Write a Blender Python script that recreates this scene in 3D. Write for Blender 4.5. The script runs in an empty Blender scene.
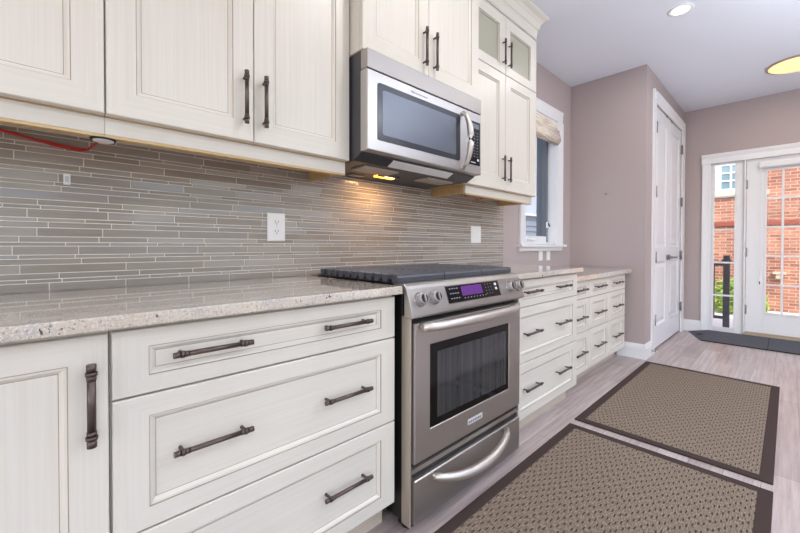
import bpy, math, random
from mathutils import Vector, Matrix

random.seed(7)
SC = bpy.context.scene
COL = SC.collection
PI = math.pi


# ------------------------------------------------------------------ materials
def lin(c):
    out = []
    for v in c[:3]:
        v = v / 255.0
        out.append(v / 12.92 if v <= 0.04045 else ((v + 0.055) / 1.055) ** 2.4)
    return (*out, 1.0)


class Mat:
    def __init__(s, name, color, rough=0.5, metal=0.0, spec=0.5, coat=0.0):
        s.m = bpy.data.materials.new(name)
        s.m.use_nodes = True
        s.nt = s.m.node_tree
        s.n = s.nt.nodes
        s.b = s.n['Principled BSDF']
        s.b.inputs['Base Color'].default_value = lin(color)
        s.b.inputs['Roughness'].default_value = rough
        s.b.inputs['Metallic'].default_value = metal
        s.b.inputs['Specular IOR Level'].default_value = spec
        s.b.inputs['Coat Weight'].default_value = coat
        s.m.diffuse_color = lin(color)

    def node(s, t, **k):
        n = s.n.new(t)
        for a, v in k.items():
            if a in n.inputs:
                n.inputs[a].default_value = v
            else:
                setattr(n, a, v)
        return n

    def link(s, a, b):
        s.nt.links.new(a, b)

    def coords(s, scale=(1, 1, 1), rot=(0, 0, 0), loc=(0, 0, 0)):
        g = s.n.new('ShaderNodeNewGeometry')
        mp = s.n.new('ShaderNodeMapping')
        mp.inputs['Scale'].default_value = scale
        mp.inputs['Rotation'].default_value = rot
        mp.inputs['Location'].default_value = loc
        s.link(g.outputs['Position'], mp.inputs['Vector'])
        return mp.outputs['Vector']

    def noise(s, vec, scale, detail=3, rough=0.5):
        n = s.n.new('ShaderNodeTexNoise')
        n.inputs['Scale'].default_value = scale
        n.inputs['Detail'].default_value = detail
        n.inputs['Roughness'].default_value = rough
        s.link(vec, n.inputs['Vector'])
        return n.outputs['Fac']

    def ramp(s, fac, stops):
        r = s.n.new('ShaderNodeValToRGB')
        e = r.color_ramp.elements
        while len(e) < len(stops):
            e.new(0.5)
        for i, (p, c) in enumerate(stops):
            e[i].position = p
            e[i].color = lin(c) if max(c) > 1 else (*c, 1)
        s.link(fac, r.inputs['Fac'])
        return r.outputs['Color']

    def mix(s, fac, a, b, mode='MIX'):
        m = s.n.new('ShaderNodeMix')
        m.data_type = 'RGBA'
        m.blend_type = mode
        for sock, v in ((m.inputs[0], fac), (m.inputs[6], a), (m.inputs[7], b)):
            if hasattr(v, 'links'):
                s.link(v, sock)
            else:
                sock.default_value = v if isinstance(v, float) else lin(v)
        return m.outputs[2]

    def bump(s, h, strength, dist=0.002):
        b = s.n.new('ShaderNodeBump')
        b.inputs['Strength'].default_value = strength
        b.inputs['Distance'].default_value = dist
        s.link(h, b.inputs['Height'])
        s.link(b.outputs['Normal'], s.b.inputs['Normal'])

    def col(s, out):
        s.link(out, s.b.inputs['Base Color'])


def paint(name, c, streak, scale, rough=0.38):
    m = Mat(name, c, rough)
    v = m.coords(scale)
    f = m.noise(v, 1.0, 4, 0.6)
    d = tuple(int(x - streak * k) for x, k in zip(c, (0.8, 1.0, 1.35)))
    m.col(m.ramp(f, [(0.32, d), (0.62, c)]))
    m.bump(f, 0.05, 0.001)
    return m.m


CREAM = (226, 221, 211)
M = {}
M['cream_v'] = paint('cream_paint_vertical', CREAM, 6, (110, 110, 2.0))
M['cream_h'] = paint('cream_paint_horizontal', CREAM, 6, (2.0, 110, 110))
M['toe'] = paint('toe_board_paint', (206, 192, 176), 8, (2, 90, 90))  # toe boards set a darker tan than the cream fronts
M['glaze'] = Mat('umber_glaze', (166, 148, 132), 0.5).m
M['cabinet_inside'] = paint('maple_veneer', (206, 178, 132), 16, (3, 60, 60), 0.5)
M['cabinet_interior'] = Mat('pale_maple_lining', (214, 206, 176), 0.6).m
M['white'] = Mat('white_trim_paint', (236, 236, 238), 0.35).m
M['white_door'] = Mat('white_door_paint', (232, 233, 238), 0.32).m
M['plastic'] = Mat('white_plastic', (240, 240, 240), 0.3).m
M['slot'] = Mat('dark_slot', (40, 38, 38), 0.6).m
M['black'] = Mat('black_enamel', (22, 22, 24), 0.35).m
M['rubber'] = Mat('black_rubber', (18, 18, 18), 0.7).m
M['pewter'] = Mat('oil_rubbed_pewter', (102, 91, 87), 0.36, 0.85).m
M['nickel'] = Mat('satin_nickel', (150, 148, 146), 0.3, 1.0).m
M['chrome'] = Mat('polished_steel', (214, 212, 210), 0.16, 1.0).m
M['iron'] = Mat('cast_iron', (52, 54, 59), 0.42, 0.25).m
M['slate'] = Mat('grey_porcelain_iron', (80, 83, 91), 0.35, 0.3).m
M['glass_black'] = Mat('black_glass', (12, 12, 14), 0.06, 0, 0.6).m
M['border_black'] = Mat('black_border_enamel', (10, 10, 11), 0.12, 0, 0.25).m
M['marks_dim'] = Mat('dim_printed_marks', (128, 131, 140), 0.5).m
M['filter'] = Mat('pale_filter_mesh', (186, 180, 172), 0.5, 0.2).m
M['knob'] = Mat('knob_steel', (190, 188, 188), 0.3, 0.9).m
M['badge'] = Mat('silver_badge', (212, 212, 214), 0.4, 0.2).m
M['marks'] = Mat('pale_printed_marks', (205, 208, 214), 0.5).m
M['logo'] = Mat('dark_printed_marks', (88, 86, 90), 0.4).m


def steel(name, c, scale, rough, metal=1.0):
    m = Mat(name, c, rough, metal)
    f = m.noise(m.coords(scale), 1.0, 3)
    r = m.n.new('ShaderNodeMapRange')
    r.inputs['To Min'].default_value = rough - 0.05
    r.inputs['To Max'].default_value = rough + 0.07
    m.link(f, r.inputs['Value'])
    m.link(r.outputs['Result'], m.b.inputs['Roughness'])
    return m.m


M['steel'] = steel('brushed_steel_horizontal', (178, 172, 167), (3, 500, 500), 0.33, 0.84)
M['steel_light'] = steel('brushed_steel_bright', (196, 193, 191), (3, 500, 500), 0.34)
M['steel_bar'] = Mat('satin_steel_bar', (214, 209, 203), 0.36, 0.9).m
M['steel_side'] = Mat('warm_grey_side_panel', (190, 180, 165), 0.35, 0.6).m
M['dark_side'] = Mat('dark_grey_sheet', (84, 85, 89), 0.4, 0.5).m

m = Mat('oven_window_glass', (64, 66, 70), 0.07, 0, 0.6)
f = m.noise(m.coords((60, 60, 0.8)), 1.0, 3)
m.col(m.ramp(f, [(0.35, (44, 46, 50)), (0.7, (62, 64, 66))]))  # pale vertical streaks paint reflections of the room into the glass colour
M['oven_window'] = m.m
M['mw_window'] = Mat('microwave_window_glass', (104, 110, 122), 0.3, 0.5, 0.8).m
M['mw_bezel'] = Mat('microwave_window_bezel', (56, 58, 66), 0.2, 0.1).m


def emit(name, c, s):
    mm = Mat(name, c, 0.4)
    mm.b.inputs['Emission Color'].default_value = lin(c)
    mm.b.inputs['Emission Strength'].default_value = s
    return mm.m


M['lcd'] = emit('violet_display', (92, 32, 122), 0.12)
M['lcd_dim'] = emit('grey_display', (110, 112, 128), 0.12)
M['led'] = emit('white_lamp_diffuser', (255, 250, 245), 6.0)
M['dome'] = emit('warm_lamp_glass', (255, 224, 160), 0.85)
M['cook_lamp'] = emit('orange_cook_lamp', (255, 170, 60), 5.0)

# walls
m = Mat('mauve_wall_paint', (180, 166, 164), 0.75)
m.bump(m.noise(m.coords(), 180, 2), 0.06, 0.001)
M['wall'] = m.m
m = Mat('ceiling_paint', (230, 233, 242), 0.85)
m.bump(m.noise(m.coords(), 220, 2), 0.05, 0.001)
M['ceiling'] = m.m

# floor planks run along X
m = Mat('greige_plank_floor', (186, 172, 168), 0.3, 0, 0.5)
v = m.coords()
bt = m.n.new('ShaderNodeTexBrick')
bt.offset = 0.37
for k, x in (('Scale', 1.0), ('Mortar Size', 0.0012), ('Mortar Smooth', 0.2), ('Bias', 0.0), ('Brick Width', 1.22), ('Row Height', 0.128)):
    bt.inputs[k].default_value = x
bt.inputs['Color1'].default_value = lin((214, 205, 203))
bt.inputs['Color2'].default_value = lin((186, 175, 172))
bt.inputs['Mortar'].default_value = lin((138, 126, 124))
m.link(v, bt.inputs['Vector'])
g = m.noise(m.coords((2.4, 42, 1)), 1.0, 6, 0.65)
gr = m.ramp(g, [(0.3, (176, 160, 156)), (0.5, (222, 213, 211)), (0.72, (255, 252, 252))])
m.col(m.mix(0.55, bt.outputs['Color'], gr, 'MULTIPLY'))
g2 = m.mix(0.75, bt.outputs['Color'], gr, 'MULTIPLY')
m.col(g2)
m.bump(g, 0.06, 0.0015)
M['floor'] = m.m

# granite
m = Mat('pale_granite', (206, 196, 182), 0.07, 0, 0.9, 0.5)
v = m.coords()
a = m.noise(v, 16, 4, 0.6)
base = m.ramp(a, [(0.3, (164, 162, 166)), (0.42, (196, 187, 176)), (0.62, (208, 196, 180)), (0.8, (184, 170, 154))])
b = m.noise(v, 190, 3, 0.7)
base = m.mix(m.ramp(b, [(0.50, (0, 0, 0)), (0.62, (1, 1, 1))]), base, (224, 217, 205))
c = m.noise(m.coords((1, 1, 1), (0.3, 0.2, 0.5), (3, 1, 7)), 150, 3, 0.6)
base = m.mix(m.ramp(c, [(0.58, (0, 0, 0)), (0.66, (1, 1, 1))]), base, (156, 147, 140))
d = m.noise(m.coords((1, 1, 1), (0, 0.7, 0.2), (11, 5, 2)), 62, 2, 0.5)
base = m.mix(m.ramp(d, [(0.685, (0, 0, 0)), (0.71, (1, 1, 1))]), base, (84, 62, 62))
m.col(base)
M['granite'] = m.m

# glass mosaic in several shades
TILE = [(154, 145, 136), (162, 154, 146), (146, 136, 127), (156, 150, 145), (150, 141, 131), (166, 157, 149)]
for i, c in enumerate(TILE):
    m = Mat('glass_tile_shade%d' % i, c, 0.14 if i % 2 else 0.22, 0, 0.55)
    f = m.noise(m.coords((6, 6, 160)), 1.0, 3)
    m.col(m.ramp(f, [(0.3, tuple(x - 8 for x in c)), (0.7, tuple(x + 6 for x in c))]))
    M['tile%d' % i] = m.m
M['grout'] = Mat('sand_grout', (230, 224, 213), 0.8).m

# rug
m = Mat('brown_woven_rug', (120, 104, 90), 0.9, 0, 0.2)
g = m.n.new('ShaderNodeNewGeometry')
sx = m.n.new('ShaderNodeSeparateXYZ')
m.link(g.outputs['Position'], sx.inputs[0])
def mth(op, a_, b_=None):
    n_ = m.n.new('ShaderNodeMath'); n_.operation = op
    for k_, v_ in enumerate((a_, b_)):
        if v_ is None:
            continue
        if hasattr(v_, 'links'):
            m.link(v_, n_.inputs[k_])
        else:
            n_.inputs[k_].default_value = v_
    return n_.outputs[0]
row = mth('DIVIDE', sx.outputs['Y'], .0145)
rowi = mth('FLOOR', row)
rowf = mth('FRACT', row)
wn = m.n.new('ShaderNodeTexWhiteNoise')
wn.noise_dimensions = '1D'
m.link(rowi, wn.inputs['W'])
u_ = mth('ADD', mth('DIVIDE', sx.outputs['X'], .060), mth('ADD', mth('MULTIPLY', rowi, .381), mth('MULTIPLY', wn.outputs['Value'], .3)))
uf = mth('FRACT', u_)
dash = mth('MULTIPLY', mth('LESS_THAN', uf, .33), mth('MULTIPLY', mth('GREATER_THAN', rowf, .32), mth('LESS_THAN', rowf, .66)))
nz = m.noise(m.coords((60, 240, 1)), 1.0, 3)
yarn = m.ramp(nz, [(0.3, (100, 87, 76)), (0.5, (132, 117, 103)), (0.72, (168, 152, 134))])
m.col(m.mix(mth('MULTIPLY', dash, .9), yarn, (52, 43, 38)))
hgt = mth('SUBTRACT', nz, mth('MULTIPLY', dash, .6))
m.bump(hgt, 0.4, 0.002)
M['rug'] = m.m
m = Mat('dark_rug_binding', (70, 57, 54), 0.85, 0, 0.2)
m.bump(m.noise(m.coords(), 700, 2), 0.3, 0.001)
M['rug_edge'] = m.m
m = Mat('grey_ribbed_rubber', (80, 82, 88), 0.75, 0, 0.3)
f = m.noise(m.coords(), 400, 2)
m.col(m.ramp(f, [(0.35, (66, 68, 74)), (0.7, (102, 104, 111))]))
m.bump(f, 0.3, 0.002)
M['ramp'] = m.m
M['brass'] = Mat('worn_brass', (190, 178, 154), 0.45, 0.3).m
M['wire'] = Mat('red_wire', (190, 34, 26), 0.4).m
m = Mat('woven_shade_fabric', (208, 190, 168), 0.9, 0, 0.2)
f = m.noise(m.coords((6, 60, 260)), 1.0, 3)
m.col(m.ramp(f, [(0.36, (176, 154, 132)), (0.5, (230, 218, 204)), (0.75, (246, 240, 230))]))
M['shade'] = m.m
M['bronze'] = Mat('brushed_bronze', (184, 166, 150), 0.4, 0.5).m


def glass(name, tint=(255, 255, 255), refl=0.08):
    mt = bpy.data.materials.new(name)
    mt.use_nodes = True
    n = mt.node_tree.nodes
    n.clear()
    o = n.new('ShaderNodeOutputMaterial')
    t = n.new('ShaderNodeBsdfTransparent')
    t.inputs['Color'].default_value = lin(tint)
    gl = n.new('ShaderNodeBsdfGlossy')
    gl.inputs['Roughness'].default_value = 0.02
    mx = n.new('ShaderNodeMixShader')
    mx.inputs[0].default_value = refl
    L = mt.node_tree.links.new
    L(t.outputs[0], mx.inputs[1])
    L(gl.outputs[0], mx.inputs[2])
    L(mx.outputs[0], o.inputs[0])
    return mt


M['glass'] = glass('clear_window_glass', refl=.005)
M['cab_glass'] = Mat('frosted_cabinet_glass', (178, 176, 158), 0.2, 0, 0.6).m

# exterior
m = Mat('red_brick', (190, 110, 84), 0.85)
bt = m.n.new('ShaderNodeTexBrick')
for k, x in (('Scale', 1.0), ('Mortar Size', 0.006), ('Mortar Smooth', 0.1), ('Bias', 0.0), ('Brick Width', 0.17), ('Row Height', 0.058)):
    bt.inputs[k].default_value = x
bt.inputs['Color1'].default_value = lin((196, 142, 118))
bt.inputs['Color2'].default_value = lin((156, 102, 84))
bt.inputs['Mortar'].default_value = lin((200, 184, 168))
g = m.n.new('ShaderNodeNewGeometry')
sx = m.n.new('ShaderNodeSeparateXYZ')
cx = m.n.new('ShaderNodeCombineXYZ')
m.link(g.outputs['Position'], sx.inputs[0])
m.link(sx.outputs['Y'], cx.inputs['X'])
m.link(sx.outputs['Z'], cx.inputs['Y'])
m.link(cx.outputs[0], bt.inputs['Vector'])
f = m.noise(m.coords(), 3.0, 4)
m.col(m.mix(0.6, bt.outputs['Color'], m.ramp(f, [(0.3, (205, 185, 178)), (0.65, (255, 250, 242))]), 'MULTIPLY'))
M['brick'] = m.m
M['lintel_brick'] = Mat('dark_brick_course', (150, 84, 70), 0.85).m
M['stone'] = Mat('pale_stone_sill', (206, 192, 174), 0.8).m
M['ext_glass'] = Mat('blue_grey_pane', (120, 150, 158), 0.1, 0, 0.7).m
M['siding'] = Mat('blue_grey_siding', (150, 158, 168), 0.7).m
M['charcoal'] = Mat('charcoal_reveal', (112, 115, 122), 0.6).m
M['concrete'] = Mat('pale_concrete', (246, 243, 238), 0.9).m
m = Mat('green_leaf', (120, 160, 60), 0.6, 0, 0.3)
f = m.noise(m.coords(), 14, 2)
m.col(m.ramp(f, [(0.3, (120, 168, 66)), (0.7, (214, 226, 138))]))
M['leaf'] = m.m
M['twig'] = Mat('brown_twig', (92, 74, 56), 0.8).m
M['post'] = Mat('dark_post_paint', (82, 82, 86), 0.6).m


# ------------------------------------------------------------------ mesh builder
class MB:
    def __init__(s):
        s.v, s.f, s.mi, s.mats, s.sm = [], [], [], [], []

    def mat(s, m):
        if m not in s.mats:
            s.mats.append(m)
        return s.mats.index(m)

    def face(s, idx, m, smooth=False):
        s.f.append(tuple(idx)); s.mi.append(s.mat(m)); s.sm.append(smooth)

    def box(s, x0, x1, y0, y1, z0, z1, m):
        b = len(s.v)
        s.v += [(x, y, z) for z in (z0, z1) for y in (y0, y1) for x in (x0, x1)]
        for q in ((0, 2, 3, 1), (4, 5, 7, 6), (0, 1, 5, 4), (2, 6, 7, 3), (0, 4, 6, 2), (1, 3, 7, 5)):
            s.face([b + i for i in q], m)
        return s

    def poly(s, pts, m):
        b = len(s.v)
        s.v += [tuple(p) for p in pts]
        s.face(range(b, b + len(pts)), m)
        return s

    def prism(s, prof, axis, a0, a1, m, smooth=False):
        """closed profile of 2-tuples extruded along axis; x: (y,z), y: (x,z), z: (x,y)"""
        def p3(p, a):
            return {'x': (a, p[0], p[1]), 'y': (p[0], a, p[1]), 'z': (p[0], p[1], a)}[axis]
        b = len(s.v); n = len(prof)
        s.v += [p3(p, a0) for p in prof] + [p3(p, a1) for p in prof]
        for i in range(n):
            j = (i + 1) % n
            s.face((b + i, b + j, b + n + j, b + n + i), m, smooth)
        s.face(range(b, b + n), m)
        s.face(range(b + n, b + 2 * n), m)
        return s

    def tube(s, path, r, m, n=12, cap=True):
        """round bar through points; r a number or one per point"""
        P = [Vector(p) for p in path]
        R = r if isinstance(r, (list, tuple)) else [r] * len(P)
        b = len(s.v)
        up = None
        for i, p in enumerate(P):
            t = (P[min(i + 1, len(P) - 1)] - P[max(i - 1, 0)])
            if t.length < 1e-9:
                t = (P[i] - P[i - 2]) if i > 1 else Vector((0, 0, 1))
            t.normalize()
            if up is None:
                up = Vector((0, 0, 1)) if abs(t.z) < 0.9 else Vector((1, 0, 0))
            sd = t.cross(up).normalized()
            u = sd.cross(t).normalized()
            for k in range(n):
                a = 2 * PI * k / n
                s.v.append(tuple(p + (sd * math.cos(a) + u * math.sin(a)) * R[i]))
        for i in range(len(P) - 1):
            for k in range(n):
                k2 = (k + 1) % n
                s.face((b + i * n + k, b + i * n + k2, b + (i + 1) * n + k2, b + (i + 1) * n + k), m, True)
        if cap:
            s.face([b + k for k in range(n)][::-1], m)
            s.face([b + (len(P) - 1) * n + k for k in range(n)], m)
        return s

    def cyl(s, p0, p1, r, m, n=20):
        return s.tube([p0, p1], r, m, n)

    def rings(s, rects, mats, yaxis=True):
        """nested rectangles ((x0,x1,z0,z1,y)) joined into a moulded front; last one is filled"""
        b = len(s.v)
        for x0, x1, z0, z1, y in rects:
            s.v += [(x0, y, z0), (x1, y, z0), (x1, y, z1), (x0, y, z1)]
        for i in range(len(rects) - 1):
            for k in range(4):
                k2 = (k + 1) % 4
                mm = mats[i]
                if isinstance(mm, tuple):
                    mm = mm[k % 2]
                s.face((b + 4 * i + k, b + 4 * i + k2, b + 4 * i + 4 + k2, b + 4 * i + 4 + k), mm)
        if mats[len(rects) - 1] is not None:
            e = b + 4 * (len(rects) - 1)
            s.face((e, e + 1, e + 2, e + 3), mats[len(rects) - 1])
        return s

    def build(s, name, parent=None, origin=None, bevel=0, seg=2, xf=None):
        me = bpy.data.meshes.new(name)
        vs = s.v
        if xf is not None:
            vs = [tuple(xf @ Vector(p)) for p in vs]
        if parent is not None:
            o0 = ROOT.get(parent.name, Vector((0, 0, 0)))
        else:
            o0 = Vector(origin) if origin is not None else Vector((0, 0, 0))
        me.from_pydata([tuple(Vector(p) - o0) for p in vs], [], s.f)
        for mm in s.mats:
            me.materials.append(M[mm] if isinstance(mm, str) else mm)
        for p, i, sm in zip(me.polygons, s.mi, s.sm):
            p.material_index = i
            p.use_smooth = sm
        me.update()
        import bmesh
        bm = bmesh.new(); bm.from_mesh(me)
        bmesh.ops.recalc_face_normals(bm, faces=bm.faces)
        bm.to_mesh(me); bm.free()
        o = bpy.data.objects.new(name, me)
        COL.objects.link(o)
        if parent is not None:
            o.parent = parent
            ROOT[o.name] = o0
        else:
            o.location = o0
            ROOT[o.name] = o0
        if bevel:
            bv = o.modifiers.new('bevel', 'BEVEL')
            bv.width = bevel; bv.segments = seg; bv.limit_method = 'ANGLE'
            bv.angle_limit = math.radians(40)
        return o


ROOT = {}


def thing(name, label, cat, loc, group=None):
    o = bpy.data.objects.new(name, None)
    o.empty_display_size = 0.05
    COL.objects.link(o)
    o.location = loc
    ROOT[o.name] = Vector(loc)
    return tag(o, label, cat, group)


def tag(o, label, cat, group=None):
    o['label'] = label; o['category'] = cat
    if group:
        o['group'] = group
    return o


def struct(o):
    o['kind'] = 'structure'
    return o


def setting(name, loc):
    o = bpy.data.objects.new(name, None)
    o.empty_display_size = 0.05
    COL.objects.link(o); o.location = loc
    ROOT[o.name] = Vector(loc)
    return struct(o)


# ------------------------------------------------------------------ the room
ZC = 2.745
XB, XF, DB = 4.036, 5.836, -0.687
XBACK, YR = -3.2, -4.3

struct(MB().box(XBACK - .2, XF + .03, YR - .2, .25, -.12, 0, 'floor').build('floor'))
struct(MB().box(XBACK - .2, XF + .17, YR - .2, .35, ZC, ZC + .2, 'ceiling').build('ceiling'))
# kitchen wall with the window opening
WX0, WX1, WZ0, WZ1 = 3.05, 3.70, 1.075, 2.30
w = MB()
w.box(XBACK, WX0, 0, .14, 0, ZC, 'wall').box(WX1, XF, 0, .14, 0, ZC, 'wall')
w.box(WX0, WX1, 0, .14, 0, WZ0, 'wall').box(WX0, WX1, 0, .14, WZ1, ZC, 'wall')
struct(w.build('wall_left'))
# closet block with double-door opening
CX0, CX1, CZ = 4.37, 5.665, 2.475
w = MB()
w.box(XB, XB + .1, DB, -.001, 0, ZC - .001, 'wall')
w.box(XB + .1, CX0, DB, DB + .1, 0, ZC - .001, 'wall').box(CX1, XF, DB, DB + .1, 0, ZC - .001, 'wall')
w.box(CX0, CX1, DB, DB + .1, CZ, ZC - .001, 'wall')
struct(w.build('wall_closet'))
# far wall with entry opening
EY0, EY1, EZ = -.935, -2.20, 2.075
w = MB()
w.box(XF, XF + .16, EY0, -.001, 0, ZC - .001, 'wall').box(XF, XF + .16, YR, EY1, 0, ZC - .001, 'wall')
w.box(XF, XF + .16, EY1, EY0, EZ, ZC - .001, 'wall')
struct(w.build('wall_far'))
# unseen right wall and wall behind the camera, window openings added for light
w = MB()
segs = [(-2.2, .1), (.8, 4.0)]
xs = [XBACK]
for a_, b_ in segs:
    w.box(xs[-1], a_, YR - .15, YR, 0, ZC - .001, 'wall'); xs.append(b_)
    w.box(a_, b_, YR - .15, YR, 0, .25, 'wall').box(a_, b_, YR - .15, YR, 2.4, ZC - .001, 'wall')
w.box(xs[-1], XF + .16, YR - .15, YR, 0, ZC - .001, 'wall')
struct(w.build('wall_right'))
w = MB()
w.box(XBACK - .15, XBACK, YR, -3.4, 0, ZC - .001, 'wall').box(XBACK - .15, XBACK, -1.0, .14, 0, ZC - .001, 'wall')
w.box(XBACK - .15, XBACK, -3.4, -1.0, 0, .3, 'wall').box(XBACK - .15, XBACK, -3.4, -1.0, 2.4, ZC - .001, 'wall')
struct(w.build('wall_behind'))

# baseboards
def base_prof(t=.016, h=.14):
    return [(0, 0), (t, 0), (t, h * .70), (t * .75, h * .76), (t * .7, h * .84), (t * .35, h * .93), (t * .25, h), (0, h)]

w = MB()
w.prism([(XB - a_, b_) for a_, b_ in base_prof()], 'y', DB, -.46, 'white')
w.prism([(DB - a_, b_) for a_, b_ in base_prof()], 'x', XB - .016, CX0 - .115, 'white')
struct(w.build('baseboard_closet'))
w = MB()
w.prism([(XF - a_, b_) for a_, b_ in base_prof()], 'y', -.868, DB - .002, 'white')
struct(w.build('baseboard_far'))

# closet double door
d1 = setting('door_1', ((CX0 + CX1) / 2, DB + .02, 0))
def leaf(x0, x1):
    z0, z1 = .018, CZ - .006
    yf, t = DB + .008, .035
    mb = MB()
    mid0, mid1 = .90, 1.05
    st = .105
    mb.box(x0, x0 + st, yf, yf + t, z0, z1, 'white_door').box(x1 - st, x1, yf, yf + t, z0, z1, 'white_door')
    for a_, b_ in ((z0, .24), (mid0, mid1), (z1 - .12, z1)):
        mb.box(x0 + st, x1 - st, yf, yf + t, a_, b_, 'white_door')
    for a_, b_ in ((.24, mid0), (mid1, z1 - .12)):
        p = [(x0 + st, x1 - st, a_, b_, yf)]
        for ins, dy in ((.012, .010), (.03, .012), (.06, .003)):
            p.append((x0 + st + ins, x1 - st - ins, a_ + ins, b_ - ins, yf + dy))
        mb.rings(p, ['white_door'] * 4)
    return mb.build('door_leaf', d1, bevel=.002)
xm = (CX0 + CX1) / 2
L1 = leaf(CX0 + .003, xm - .002)
L2 = leaf(xm + .002, CX1 - .003)
for lf, xh in ((L1, CX0 + .016), (L2, CX1 - .012)):
    for z in (.32, .95, 1.60, 2.24):
        MB().box(xh - .014, xh + .014, DB - .004, DB + .008, z - .05, z + .05, 'nickel').cyl((xh, DB - .011, z - .055), (xh, DB - .011, z + .055), .0075, 'nickel').build('hinge', lf)
h = MB()
h.cyl((xm + .055, DB + .008, .935), (xm + .055, DB - .004, .935), .03, 'nickel')
h.cyl((xm + .055, DB - .004, .935), (xm + .055, DB - .05, .935), .011, 'nickel')
h.tube([(xm + .05, DB - .05, .935), (xm + .11, DB - .052, .937), (xm + .17, DB - .048, .932)], [.01, .009, .007], 'nickel')
h.build('lever_handle', L2)
h = MB()
h.cyl((xm - .055, DB + .008, .935), (xm - .055, DB - .004, .935), .03, 'nickel')
h.cyl((xm - .055, DB - .004, .935), (xm - .055, DB - .05, .935), .011, 'nickel')
h.tube([(xm - .05, DB - .05, .935), (xm - .11, DB - .052, .937), (xm - .17, DB - .048, .932)], [.01, .009, .007], 'nickel')
h.build('lever_handle', L1)
for lf, xx in ((L1, xm - .12), (L2, xm + .12)):
    MB().box(xx - .03, xx + .03, DB - .002, DB + .012, CZ - .016, CZ - .002, 'nickel').build('ball_catch', lf)
# dark gap under the closet doors
# casing round the closet doors
def casing_prof(w_=.105, t=.02):
    return [(0, 0), (0, .011), (.012, .014), (.03, .013), (w_ - .03, .018), (w_ - .012, t), (w_, t), (w_, 0)]

w = MB()
cw = .11
w.prism([(CX0 - a_, DB - b_) for a_, b_ in casing_prof(cw)], 'z', 0, CZ + cw, 'white')
w.prism([(CX1 + a_, DB - b_) for a_, b_ in casing_prof(cw)], 'z', 0, CZ + cw, 'white')
w.prism([(DB - b_, CZ + a_) for a_, b_ in casing_prof(cw)], 'x', CX0, CX1, 'white')
struct(w.build('trim_1'))

# entry: sidelight + glazed door
FX = XF + .05       # face of the glazing frames
dark = 'white'
win2 = setting('window_2', (XF + .06, -1.07, .04))
def grid_frame(name, parent, y0, y1, z0, z1, gy0, gy1, gz0, gz1, cols, rows, x0, x1, mw=.02):
    """frame in the far wall plane (y0>y1), glass hole gy0..gy1, muntins"""
    mb = MB()
    mb.box(x0, x1, gy0, y0, z0, z1, 'white').box(x0, x1, y1, gy1, z0, z1, 'white')
    mb.box(x0, x1, gy1, gy0, z0, gz0, 'white').box(x0, x1, gy1, gy0, gz1, z1, 'white')
    # raised bead round the glass
    for a_, b_ in ((gy0 - .016, gy0 + .004), (gy1 - .004, gy1 + .016)):
        mb.box(x0 - .008, x0, a_, b_, gz0 - .004, gz1 + .004, 'white')
    for a_, b_ in ((gz0 - .004, gz0 + .016), (gz1 - .016, gz1 + .004)):
        mb.box(x0 - .008, x0, gy1 + .016, gy0 - .016, a_, b_, 'white')
    for i in range(1, cols):
        y = gy0 + (gy1 - gy0) * i / cols
        mb.box(x0 + .004, x0 + .02, y - mw / 2, y + mw / 2, gz0, gz1, 'white')
    for i in range(1, rows):
        z = gz0 + (gz1 - gz0) * i / rows
        mb.box(x0 + .0045, x0 + .0195, gy1, gy0, z - mw / 2, z + mw / 2, 'white')
    return mb.build(name, parent, bevel=.0015, seg=1)
grid_frame('sidelight_frame', win2, -.945, -1.243, .03, 2.065, -.965, -1.180, .075, 2.045, 1, 5, XF + .03, XF + .075)
MB().box(XF + .043, XF + .047, -1.178, -.967, .077, 2.043, 'glass').build('glass_pane', win2)
door2 = setting('door_2', (XF + .06, -1.70, .03))
grid_frame('door_slab', door2, -1.268, -2.13, .076, 2.055, -1.42, -1.98, .30, 1.925, 4, 5, XF + .02, XF + .065)
MB().box(XF + .033, XF + .037, -1.978, -1.422, .302, 1.923, 'glass').build('glass_pane', door2)
for z in (.33, .99, 1.77):
    MB().box(XF + .008, XF + .024, -1.278, -1.262, z - .05, z + .05, 'nickel').cyl((XF + .012, -1.264, z - .055), (XF + .012, -1.264, z + .055), .006, 'nickel').build('hinge', door2)
h = MB()
h.cyl((XF + .02, -2.06, .95), (XF + .005, -2.06, .95), .03, 'nickel').cyl((XF + .005, -2.06, .95), (XF - .04, -2.06, .95), .011, 'nickel')
h.tube([(XF - .04, -2.065, .95), (XF - .042, -2.0, .952), (XF - .038, -1.94, .947)], [.01, .009, .007], 'nickel')
h.build('lever_handle', door2)
w = MB()
# jambs, mullion and casing
w.box(XF - .002, XF + .15, -.945, EY0 + .0, 0, EZ, 'white').box(XF - .002, XF + .15, EY1, -2.14, 0, EZ, 'white')
w.box(XF + .0, XF + .1, -1.262, -1.247, 0, EZ - .012, 'white')
w.box(XF + .001, XF + .15, EY1, EY0, EZ - .012, EZ, 'white')
w.prism([(XF - b_, EY0 - .012 + a_ * .75) for a_, b_ in casing_prof(.105, .022)], 'z', 0, EZ + .0, 'white')
w.prism([(XF - b_, EY1 + .012 - a_ * .75) for a_, b_ in casing_prof(.105, .022)], 'z', 0, EZ + .0, 'white')
w.prism([(XF, 2.055), (XF - .022, 2.055), (XF - .024, 2.12), (XF - .03, 2.126), (XF - .04, 2.15), (XF - .044, 2.165), (XF, 2.165)], 'y', EY1 - .09, -.862, 'white')
struct(w.build('trim_2'))
w = MB()
w.box(XF - .01, XF + .17, EY1 + .005, -1.245, .001, .060, 'brass')
struct(w.build('trim_3'))

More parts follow.
